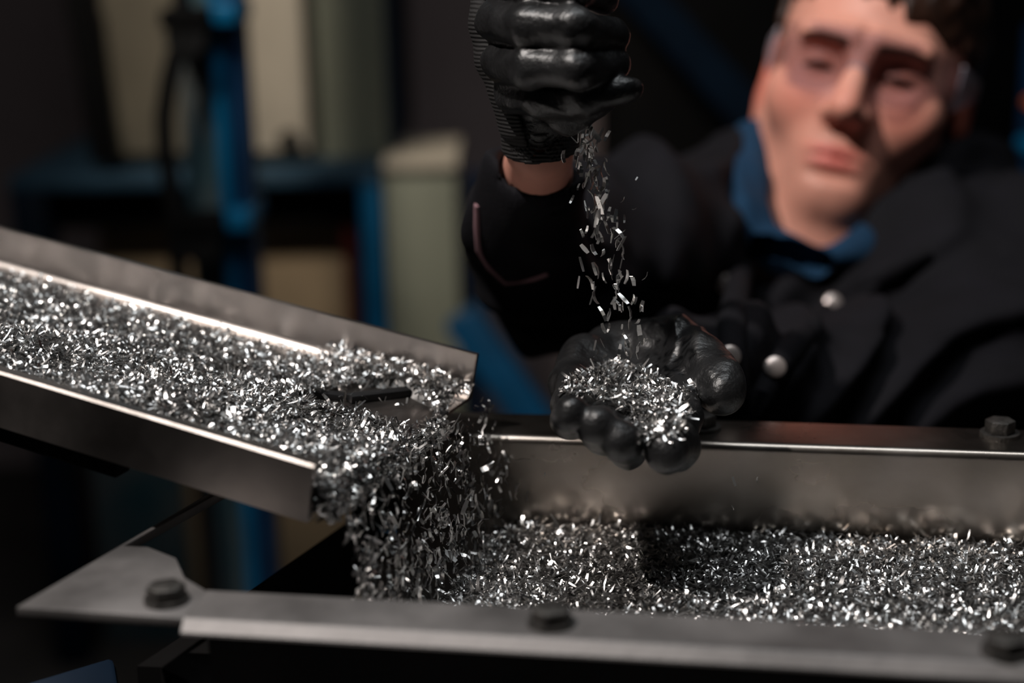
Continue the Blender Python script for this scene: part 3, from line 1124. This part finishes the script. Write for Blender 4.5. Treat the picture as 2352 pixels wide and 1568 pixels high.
def glove_up_fn():
    ind = pchain([(1520, 880, 0.842, 64), (1548, 960, 0.805, 58), (1545, 1018, 0.775, 56), (1535, 1030, 0.762, 53)])
    mid = pchain([(1462, 905, 0.84, 58), (1452, 985, 0.80, 50), (1447, 1036, 0.782, 42), (1425, 1012, 0.757, 46)])
    rin = pchain([(1395, 890, 0.84, 55), (1385, 960, 0.80, 46), (1386, 1000, 0.782, 41), (1368, 980, 0.757, 43)])
    pnk = pchain([(1332, 872, 0.84, 50), (1318, 930, 0.80, 44), (1312, 965, 0.782, 40), (1304, 950, 0.758, 40)])
    thb = pchain([(1562, 792, 0.866, 58), (1604, 822, 0.845, 60), (1650, 882, 0.822, 58), (1663, 899, 0.816, 53)])
    R = np.stack([CR, np.array([0, 1.0, 0]), np.array([0, 0, 1.0])], 1)
    q, _ = np.linalg.qr(R)
    R = np.stack([np.array([1.0, 0, 0]), np.array([0, 1.0, 0]), np.array([0, 0, 1.0])], 1)
    pc = P(1432, 905, 0.842)
    hypo = pchain([(1330, 880, 0.845, 52), (1352, 835, 0.875, 62), (1400, 812, 0.90, 60)])
    then = pchain([(1530, 850, 0.845, 58), (1535, 795, 0.868, 64), (1490, 800, 0.90, 66)])
    wrist = pchain([(1450, 830, 0.895, 72), (1480, 842, 0.935, 66), (1520, 850, 0.97, 66)])
    bowl_c = P(1437, 800, 0.825)

    def fn(p):
        b = ell(p, pc, (0.036, 0.045, 0.019))
        b = smin(b, chain(p, *hypo, 0.01), 0.012)
        b = smin(b, chain(p, *then, 0.01), 0.012)
        b = smin(b, chain(p, *wrist, 0.01), 0.016)
        f = chain(p, *ind, 0.006)
        for c in (mid, rin, pnk):
            f = smin(f, chain(p, *c, 0.005), 0.003)
        f = smin(f, b, 0.008)
        f = smin(f, chain(p, *thb, 0.003), 0.006)
        f = smax(f, -ell(p, bowl_c, (0.030, 0.048, 0.022)), 0.012)
        w = noise3(p * 60) * 0.0034 + noise3(p * 150) * 0.0012
        # creases between palm and thumb
        c0 = P(1560, 800, 0.86)
        u = (p - c0) @ (CR * 0.85 - CU * 0.25)
        fold = np.abs(np.sin(u * 260 + 5 * noise3(p * 45))) - 0.6
        m = np.exp(-(((p - c0) ** 2).sum(1)) / 0.024 ** 2)
        return f + w + fold * 0.0034 * m
    return fn


# head frame: x to the picture's right, y away from the camera, z up the face
HC = P(1992, 178, 1.325)
_hr, _hy, _hp = math.radians(15.5), math.radians(15.0), math.radians(6.0)


def head_axes():
    base = np.stack([CR, CF, CU], 1)
    cz, sz = math.cos(_hr), math.sin(_hr)
    roll = np.array([[cz, 0, sz], [0, 1, 0], [-sz, 0, cz]])
    cy, sy = math.cos(_hy), math.sin(_hy)
    yaw = np.array([[cy, sy, 0], [-sy, cy, 0], [0, 0, 1]])
    cp, sp = math.cos(_hp), math.sin(_hp)
    nod = np.array([[1, 0, 0], [0, cp, -sp], [0, sp, cp]])
    return base @ roll @ yaw @ nod


HR = head_axes()
HS = 1.0


def hw(x, y, z):
    return HC + HR @ (np.array([x, y, z]) * HS)


def head_local(p):
    return ((p - HC.astype(np.float32)) @ HR.astype(np.float32)) / HS


def face_fn(q):
    A = np.abs(q[:, 0])
    qs = q.copy()
    qs[:, 0] = A
    f = ell(q, (0, 0.022, 0.035), (0.078, 0.100, 0.088))
    f = smin(f, ell(q, (0, -0.020, -0.030), (0.067, 0.069, 0.086)), 0.03)
    f = smin(f, cap(qs, (0.050, 0.000, -0.056), (0.013, -0.066, -0.101), 0.013, 0.014), 0.03)
    f = smin(f, ell(q, (0, -0.074, -0.100), (0.021, 0.019, 0.018)), 0.022)
    f = smin(f, ell(qs, (0.043, -0.058, -0.030), (0.026, 0.022, 0.026)), 0.022)
    f = smin(f, cap(qs, (0.010, -0.089, 0.017), (0.043, -0.078, 0.018), 0.011, 0.010), 0.014)
    # sockets, eyeballs, lids
    f = smax(f, -ell(qs, (0.031, -0.100, -0.004), (0.022, 0.026, 0.0155)), 0.010)
    f = smin(f, ell(qs, (0.031, -0.0690, -0.004), (0.0150, 0.0125, 0.0105)), 0.004)
    f = smax(f, -ell(qs, (0.031, -0.089, -0.0075), (0.012, 0.006, 0.0011)), 0.002)
    # nose
    n = cap(q, (0, -0.085, 0.010), (0, -0.113, -0.037), 0.0078, 0.0115)
    n = smin(n, ell(qs, (0.0115, -0.099, -0.041), (0.0085, 0.011, 0.0085)), 0.008)
    f = smin(f, n, 0.012)
    f = smax(f, -ell(qs, (0.007, -0.107, -0.0505), (0.0038, 0.005, 0.004)), 0.003)
    # muzzle and lips
    f = smin(f, ell(q, (0, -0.070, -0.073), (0.030, 0.021, 0.022)), 0.02)
    dz = 0.0025 * (q[:, 0] / 0.024) ** 2
    ql = q.copy()
    ql[:, 2] += dz
    f = smin(f, ell(ql, (0, -0.0875, -0.0695), (0.024, 0.0075, 0.0048)), 0.005)
    f = smin(f, ell(ql, (0, -0.0875, -0.0795), (0.021, 0.0078, 0.0056)), 0.005)
    f = smax(f, -ell(ql, (0, -0.0965, -0.0745), (0.025, 0.007, 0.0011)), 0.003)
    f = smax(f, -ell(q, (0, -0.096, -0.0895), (0.020, 0.007, 0.003)), 0.008)
    # ears
    e = ell(qs, (0.081, 0.020, -0.012), (0.0085, 0.019, 0.032))
    e = smax(e, -ell(qs, (0.092, 0.014, -0.010), (0.007, 0.010, 0.018)), 0.005)
    f = smin(f, e, 0.008)
    return f


SHL = P(1580, 575, 1.34)
SHR = P(2160, 585, 1.38)
ELR = P(2290, 860, 1.22)
NECK0, NECK1 = hw(-0.012, 0.030, -0.056), P(1890, 590, 1.350)


def body_fn(p):
    f = face_fn(head_local(p)) * HS
    f = smin(f, cap(p, NECK0, NECK1, 0.060, 0.061), 0.03)
    f = smin(f, cap(p, hw(-0.047, 0.014, -0.056), P(1797, 530, 1.31), 0.021, 0.024), 0.035)
    f = smin(f, cap(p, P(1720, 700, 1.38), P(2040, 700, 1.40), 0.065, 0.065), 0.04)
    f = smin(f, cap(p, P(1880, 660, 1.39), P(1880, 1150, 1.42), 0.11, 0.12), 0.06)
    f = smin(f, chain(p, [SHL, P(1470, 560, 1.24), P(1285, 655, 1.09), P(1220, 590, 1.03), P(1207, 500, 0.97), P(1232, 400, 0.912), P(1241, 345, 0.856)], [0.05, 0.045, 0.034, 0.028, 0.022, 0.0195, 0.0178], 0.004), 0.03)
    f = smin(f, chain(p, [SHR, P(2250, 750, 1.29), P(2230, 885, 1.21), P(1900, 925, 1.13), P(1640, 890, 1.02), P(1500, 850, 0.93)], [0.05, 0.045, 0.038, 0.03, 0.02, 0.016], 0.02), 0.03)
    return f


def folds(p, d, freq, warp, seed):
    u = p @ np.asarray(d, np.float32)
    w = noise3(p * warp + seed)
    return (0.5 + 0.5 * np.cos(2 * (u * freq + 7 * w))) ** 1.4


def jacket_fn(p):
    tor = cap(p, P(1870, 720, 1.40), P(1870, 1180, 1.44), 0.165, 0.17)
    f = smin(tor, cap(p, P(1640, 660, 1.37), P(2110, 640, 1.40), 0.080, 0.096), 0.06)
    armL = chain(p, [P(1600, 575, 1.34), P(1470, 560, 1.24), P(1290, 640, 1.08)], [0.075, 0.062, 0.045], 0.04)
    f = smin(f, armL, 0.04)
    armR = chain(p, [P(2170, 590, 1.38), P(2265, 740, 1.28), P(2240, 880, 1.20), P(1900, 930, 1.12), P(1640, 895, 1.01), P(1575, 872, 0.97)], [0.090, 0.082, 0.068, 0.05, 0.036, 0.026], 0.05)
    f = smin(f, armR, 0.04)
    # open front: a V from the neck down
    f = smax(f, -chain(p, [P(1850, 420, 1.225), P(1850, 545, 1.205), P(1775, 790, 1.205)], [0.066, 0.056, 0.012]), 0.012)
    f = smax(f, -cap(p, NECK0, P(1900, 570, 1.335), 0.072, 0.072), 0.012)
    d1 = CR * 0.62 - CU * -0.78
    fo = folds(p, CR * 0.66 + CU * -0.75, 56, 6, 3.3) * 0.0145
    fo2 = folds(p, CR * 0.95 + CU * -0.25, 48, 7, 8.1) * 0.012
    left = 1 / (1 + np.exp(((p - P(1680, 700, 1.3)) @ CR) * 60))
    f = f - (fo * (1 - left) + fo2 * left) - noise3(p * 45) * 0.004
    # the collar opening stays clear of neck and jaw
    f = smax(f, -cap(p, NECK0, P(1895, 560, 1.34), 0.078, 0.074), 0.008)
    f = smax(f, -cap(p, hw(-0.03, -0.01, -0.05), P(1830, 520, 1.27), 0.055, 0.045), 0.008)
    # forearm sleeve with open cuff
    sl = chain(p, [P(1232, 388, 0.905), P(1205, 500, 0.96), P(1222, 590, 1.02), P(1285, 650, 1.08)], [0.0285, 0.0350, 0.038, 0.044], 0.012)
    sl = sl - folds(p, CR * 0.5 + CU * 0.85, 80, 14, 1.7) * 0.005 + 0.002
    cu_n = CU * 0.85 - CF * 0.30 + CR * 0.28
    cu_n = cu_n / np.linalg.norm(cu_n)
    sl = smax(sl, (p - P(1240, 398, 0.88)) @ cu_n, 0.003)
    inner = chain(p, [P(1242, 300, 0.86), P(1232, 400, 0.908), P(1218, 440, 0.93)], [0.0215, 0.0215, 0.018])
    sl = smax(sl, -inner, 0.003)
    return smin(f, sl, 0.012)


def hoodie_fn(p):
    # blue inner collar standing beside the neck, low at the throat
    f = chain(p, [P(1800, 290, 1.40), P(1728, 325, 1.345), P(1697, 420, 1.285), P(1706, 500, 1.25), P(1762, 562, 1.235), P(1880, 598, 1.235), P(1985, 570, 1.255), P(2060, 490, 1.30), P(2090, 430, 1.37)],
              [0.014, 0.017, 0.021, 0.019, 0.011, 0.0085, 0.012, 0.018, 0.02], 0.006)
    f = smin(f, chain(p, [P(1690, 430, 1.29), P(1680, 560, 1.27), P(1690, 640, 1.27)], [0.021, 0.022, 0.014], 0.006), 0.01)
    return f - folds(p, CR * 0.9 + CU * 0.3, 60, 12, 4.4) * 0.004


def shirt_fn(p):
    f = chain(p, [P(1800, 655, 1.322), P(1815, 740, 1.33), P(1780, 870, 1.33)], [0.056, 0.062, 0.06], 0.02)
    return f - folds(p, CR * 0.95 + CU * 0.3, 60, 10, 6.1) * 0.007


def hood_fn(p):
    f = chain(p, [P(2030, 560, 1.27), P(2110, 480, 1.30), P(2190, 450, 1.36), P(2180, 420, 1.45), P(2040, 400, 1.5), P(1880, 400, 1.48), P(1780, 420, 1.44)], [0.020, 0.034, 0.046, 0.045, 0.04, 0.035, 0.03], 0.02)
    f = smin(f, cap(p, P(2190, 470, 1.37), P(2240, 560, 1.38), 0.042, 0.03), 0.03)
    return f - folds(p, CR * 0.4 + CU * 0.9, 50, 10, 2.2) * 0.006


def hair_fn(p):
    q = head_local(p)
    f = ell(q, (0, 0.026, 0.040), (0.086, 0.107, 0.096))
    # hairline on the forehead, sides run down to the ears
    n = noise3(q * (160, 40, 40)) * 0.018 + noise3(q * (60, 30, 30)) * 0.012
    x = q[:, 0]
    line = 0.046 - 0.20 * np.maximum(np.abs(x) - 0.05, 0) + n - 0.20 * x
    front = -(q[:, 2] - line)          # below hairline
    side = q[:, 1] - 0.0
    cut = np.minimum(front, 0.012 - q[:, 1] + n * 0.5)   # keep if above the line or behind the temples
    f = smax(f, cut, 0.006)
    f = smax(f, -0.072 - q[:, 2], 0.01)
    return f - noise3(q * (120, 60, 60)) * 0.006


def set_tint(o):
    v = np.zeros(len(o.data.vertices) * 3, np.float32)
    o.data.vertices.foreach_get('co', v)
    p = v.reshape(-1, 3)
    q = head_local(p)
    c = np.ones((len(p), 3), np.float32)
    g = lambda cx, cy, cz, rx, ry, rz: np.exp(-(((q[:, 0] - cx) / rx) ** 2 + ((q[:, 1] - cy) / ry) ** 2 + ((q[:, 2] - cz) / rz) ** 2))
    mul = lambda w, col: c.__imul__(1 - w[:, None] * (1 - np.array(col, np.float32)))
    lips = np.clip(1.6 * (g(0, -0.093, -0.0695, 0.019, 0.02, 0.0042) + g(0, -0.093, -0.0795, 0.018, 0.02, 0.0048)), 0, 1)
    mul(lips, (0.82, 0.48, 0.52))
    for s in (-1, 1):
        mul(g(s * 0.042, -0.07, -0.035, 0.022, 0.05, 0.02) * 0.7, (1.0, 0.72, 0.70))
        mul(np.clip(1.3 * g(s * 0.085, 0.02, -0.012, 0.012, 0.03, 0.04), 0, 1), (0.95, 0.55, 0.5))
        mul(g(s * 0.031, -0.085, -0.004, 0.02, 0.03, 0.012) * 0.55, (0.72, 0.55, 0.5))
    mul(g(0, -0.11, -0.035, 0.014, 0.02, 0.014) * 0.6, (1, 0.72, 0.7))
    # stubble over jaw, chin and upper lip
    st = np.clip((-0.052 - q[:, 2]) / 0.02, 0, 1) * np.clip((0.01 - q[:, 1]) / 0.03, 0, 1) * np.clip((q[:, 2] + 0.135) / 0.02, 0, 1) * (1 - lips)
    mul(st * 0.5, (0.72, 0.70, 0.68))
    a = o.data.attributes.new('tint', 'FLOAT_COLOR', 'POINT')
    a.data.foreach_set('color', np.concatenate([c, np.ones((len(c), 1), np.float32)], 1).ravel())


def bounds(fnpts, pad):
    p = np.array(fnpts)
    return p.min(0) - pad, p.max(0) + pad


def worker():
    # body
    bmin, bmax = bounds([P(1200, 380, 0.84), P(2330, 0, 1.5), P(1700, 1150, 1.5), hw(0, 0, 0.14), hw(0, -0.12, 0), P(2400, 900, 1.2)], 0.05)
    V, Fc = sdf_mesh(body_fn, bmin, bmax, 0.0023)
    body = mesh_obj('person', V, Fc, M['skin'], smooth=True)
    set_tint(body)
    tag(body, 'man in dark navy jacket and clear safety glasses pouring metal chips from glove to glove', 'person')
    # hair
    bmin, bmax = bounds([hw(0.1, 0.15, 0.15), hw(-0.1, -0.1, -0.09), hw(-0.1, 0.15, 0.15), hw(0.1, -0.1, -0.09), hw(0.1, -0.1, 0.15), hw(-0.1, 0.15, -0.09)], 0.01)
    V, Fc = sdf_mesh(hair_fn, bmin, bmax, 0.002, 0.01)
    mesh_obj('hair', V, Fc, M['hair'], body, True)
    bv = bvh_of(body)
    # brows and eyes
    for s in (-1, 1):
        pts, rr = [], []
        for t in np.linspace(0, 1, 9):
            x = s * (0.012 + 0.040 * t)
            z = 0.0125 + 0.0055 * math.sin(t * 2.3) - 0.004 * t
            o = Vector(hw(x, -0.2, z))
            loc, nor, _, _ = bv.ray_cast(o, Vector(HR @ np.array([0, 1.0, 0])))
            pts.append(np.array(loc))
            rr.append(0.0032 * (1 - 0.5 * t))
        MB().tube(pts, rr, 8).build('eyebrow', M['brow'], body, smooth=True)
        # lash line / narrowed eye
        pts = []
        for t in np.linspace(-1, 1, 7):
            loc, nor, _, _ = bv.ray_cast(Vector(hw(s * 0.031 + 0.0125 * t, -0.2, -0.0065 - 0.002 * t * t)), Vector(HR @ np.array([0, 1.0, 0])))
            pts.append(np.array(loc))
        MB().tube(pts, [0.001, 0.002, 0.0027, 0.003, 0.0027, 0.002, 0.001], 6).build('eyelash', M['iris'], body, smooth=True)
    # safety glasses
    def arc(a, z, r=0.094):
        return hw(r * math.sin(a) * 0.86, 0.0 - r * math.cos(a) * 1.12 + 0.002, z)
    lens_parent = None
    n = 30
    A = np.linspace(-1.12, 1.12, n)
    v, f = [], []
    for off in (0, 0.0018):
        for i, a in enumerate(A):
            t = abs(a) / 1.12
            top = 0.024 - 0.006 * t ** 3
            notch = 0.020 * math.exp(-(a / 0.16) ** 2)
            bot = -0.030 + 0.012 * t ** 2 + notch
            v += [arc(a, top, 0.094 + off), arc(a, bot, 0.094 + off)]
    for i in range(n - 1):
        f += [(2 * i, 2 * i + 1, 2 * i + 3, 2 * i + 2), (2 * n + 2 * i, 2 * n + 2 * i + 2, 2 * n + 2 * i + 3, 2 * n + 2 * i + 1)]
        f += [(2 * i, 2 * i + 2, 2 * n + 2 * i + 2, 2 * n + 2 * i), (2 * i + 1, 2 * n + 2 * i + 1, 2 * n + 2 * i + 3, 2 * i + 3)]
    f += [(0, 2 * n, 2 * n + 1, 1), (2 * n - 2, 2 * n - 1, 4 * n - 1, 4 * n - 2)]
    g = MB().add(v, f).build('safety_glasses', M['lens'], body, smooth=True)
    for s in (-1, 1):
        a = arc(s * 1.12, 0.020, 0.095)
        bq = arc(s * 1.12, -0.016, 0.095)
        c = hw(s * 0.087, 0.02, 0.018)
        d = hw(s * 0.087, 0.02, 0.004)
        o = HR @ np.array([s * 0.002, 0, 0])
        v = [a, bq, d, c, a + o, bq + o, d + o, c + o]
        MB().add(v, [(0, 1, 2, 3), (7, 6, 5, 4), (0, 4, 5, 1), (1, 5, 6, 2), (2, 6, 7, 3), (3, 7, 4, 0)]).build('temple_arm', M['frame'], g, bevel=0.0006)
    pts = [hw(-0.008, -0.101, -0.012), hw(-0.004, -0.104, -0.004), hw(0.004, -0.104, -0.004), hw(0.008, -0.101, -0.012)]
    MB().tube(pts, 0.0016, 8).build('nose_piece', M['frame'], g, smooth=True)
    # jacket
    bmin, bmax = bounds([P(1050, 330, 0.86), P(2400, 300, 1.5), P(2450, 600, 1.4), P(1700, 1150, 1.45), P(1300, 800, 1.0), P(1870, 1150, 1.62)], 0.05)
    V, Fc = sdf_mesh(jacket_fn, bmin, bmax, 0.0034, 0.06)
    j = mesh_obj('jacket', V, Fc, M['jacket'], body, True)
    bmin, bmax = bounds([P(1620, 260, 1.25), P(2200, 900, 1.4), P(1700, 300, 1.5)], 0.05)
    V, Fc = sdf_mesh(hoodie_fn, bmin, bmax, 0.003, 0.005)
    hd = mesh_obj('hoodie', V, Fc, M['hoodie'], body, True)
    bmin, bmax = bounds([P(1700, 480, 1.22), P(2000, 950, 1.4)], 0.04)
    V, Fc = sdf_mesh(shirt_fn, bmin, bmax, 0.0035, 0.008)
    mesh_obj('shirt', V, Fc, M['tee'], body, True)
    bmin, bmax = bounds([P(1700, 250, 1.25), P(2400, 650, 1.4), P(1900, 300, 1.6)], 0.06)
    V, Fc = sdf_mesh(hood_fn, bmin, bmax, 0.0035, 0.008)
    mesh_obj('hood', V, Fc, M['jacket'], j, True)
    bj = bvh_of(j)
    pks = []
    for path in (((1722, 560), (1698, 640), (1682, 740), (1680, 830), (1690, 920), (1700, 965)),
                 ((2135, 580), (2050, 618), (1975, 655), (1900, 712), (1835, 780), (1775, 850), (1748, 910), (1735, 960))):
        pts = [hit(bj, *q)[0] for q in path]
        pts = [q - ray(*w) * 0.001 for q, w in zip(pts, path) if q is not None]
        if len(pts) > 3:
            pk = MB().tube(pts, [0.005] + [0.0095] * (len(pts) - 2) + [0.005], 10).build('placket', M['jacket'], j, smooth=True)
            pks.append(pk)
    bk = bvh_of(j, *pks)
    for (x, y) in ((1662, 648), (1910, 697), (1676, 818), (1778, 845)):
        loc, nor = hit(bk, x, y)
        if loc is None:
            continue
        nn = nor * 0.5 - ray(x, y) * 0.7
        nn = nn / np.linalg.norm(nn)
        MB().tube([loc - nn * 0.002, loc + nn * 0.004, loc + nn * 0.0052, loc + nn * 0.0056], [0.0066, 0.0066, 0.005, 0.001], 20).build('snap_button', M['snap'], j, smooth=True)
    pts = []
    for q in ((1078, 470), (1083, 523), (1100, 575), (1122, 612), (1161, 649), (1222, 640), (1257, 627)):
        loc, nor = hit(bj, max(q[0], 1096 if q[1] < 560 else q[0]), q[1])
        if loc is not None:
            pts.append(loc)
    if len(pts) > 2:
        MB().tube(pts, 0.0019, 8).build('hem', M['hem'], j, smooth=True)
    # trousers and boots, down to the floor behind the trough
    hip = P(1870, 1180, 1.44)
    tb = MB()
    tb.tube([hip + (0, 0, 0.12), hip + (0, 0, -0.02), hip + (0, 0, -0.09)], [0.15, 0.165, 0.13], 24)
    for sx in (-1, 1):
        tb.tube([hip + (sx * 0.08, 0, 0.0), hip + (sx * 0.095, 0.0, -0.12), (hip[0] + sx * 0.10, hip[1] - 0.01, 0.42), (hip[0] + sx * 0.11, hip[1] + 0.02, 0.09)], [0.10, 0.092, 0.068, 0.062], 20)
    tb.build('trousers', M['jacket'], body, smooth=True)
    for sx in (-1, 1):
        c = np.array([hip[0] + sx * 0.11, hip[1], 0])
        bo = MB().tube([c + (0, 0.02, 0.14), c + (0, 0.02, 0.06), c + (0, 0.02, 0.0)], [0.052, 0.05, 0.052], 18)
        bo.tube([c + (0, 0.05, 0.042), c + (sx * 0.01, -0.06, 0.04), c + (sx * 0.02, -0.15, 0.034), c + (sx * 0.02, -0.185, 0.03)], [0.042, 0.043, 0.036, 0.018], 16)
        bo.build('boot', M['rubber'], body, smooth=True)
    # gloves
    bmin, bmax = bounds([P(1080, -150, 0.74), P(1490, 380, 0.9), P(1080, -150, 0.9), P(1490, 380, 0.74)], 0.02)
    V, Fc = sdf_mesh(glove_down_fn(), bmin, bmax, 0.0011, 0.003)
    gd = mesh_obj('glove', V, Fc, M['glove'], body, True)
    bmin, bmax = bounds([P(1060, -60, 0.78), P(1240, 260, 0.90)], 0.02)
    V, Fc = sdf_mesh(knit_back_fn, bmin, bmax, 0.0012)
    mesh_obj('knit_back', V, Fc, M['knit'], gd, True)
    bmin, bmax = bounds([P(1120, 230, 0.80), P(1360, 420, 0.89)], 0.02)
    V, Fc = sdf_mesh(cuff_down_fn(), bmin, bmax, 0.0012)
    mesh_obj('cuff', V, Fc, M['knit'], gd, True)
    bmin, bmax = bounds([P(1260, 700, 0.74), P(1720, 1090, 1.0), P(1260, 1090, 0.74), P(1720, 720, 1.0)], 0.02)
    V, Fc = sdf_mesh(glove_up_fn(), bmin, bmax, 0.0011, 0.003)
    gu = mesh_obj('glove', V, Fc, M['glove'], body, True)
    gd['label'] = 'raised black coated glove closed around falling chips'
    gu['label'] = 'black coated glove held palm up full of chips'
    return gu


def chips_in_palm(gu):
    bv = bvh_of(gu)
    region = [(1288, 905), (1300, 872), (1350, 850), (1385, 838), (1432, 826), (1470, 850), (1540, 880), (1578, 900), (1585, 950), (1572, 985), (1540, 1000), (1500, 1012), (1478, 1000), (1452, 968), (1410, 940), (1370, 925), (1330, 912)]
    pos, nor = [], []
    tries = 0
    while len(pos) < 1500 and tries < 14000:
        tries += 1
        x, y = RNG.uniform(1285, 1590), RNG.uniform(822, 1015)
        if not in_poly(np.array([[x, y]]), region)[0]:
            continue
        loc, n = hit(bv, x, y)
        if loc is None:
            continue
        u = ((x - 1440) / 150) ** 2 + ((y - 915) / 80) ** 2
        lift = 0.0055 * max(0, 1 - u) * RNG.random() ** 0.4
        pos.append(loc + n * 0.0008 + np.array([0, 0, lift]))
        nor.append(n * 0.5 + UP * 0.5 + RNG.normal(0, 0.5, 3))
    for q, k in (((1310, 880), 14), ((1545, 1005), 10), ((1590, 900), 6), ((1390, 838), 14)):
        for _ in range(k):
            loc, n = hit(bv, q[0] + RNG.normal(0, 16), q[1] + RNG.normal(0, 10))
            if loc is not None:
                pos.append(loc + n * 0.0007)
                nor.append(n + RNG.normal(0, 0.3, 3))
    k = len(pos)
    L, W, bd = chip_sizes(k, 1.0)
    chips_obj('palm_chips', np.array(pos), np.array(nor), L, W, bd, 'heap of bright steel chips held in the open gloved palm')


background()
chute()
trough()
chips_on_chute()
chips_in_trough()
falling_chips()
glove = worker()
chips_in_palm(glove)
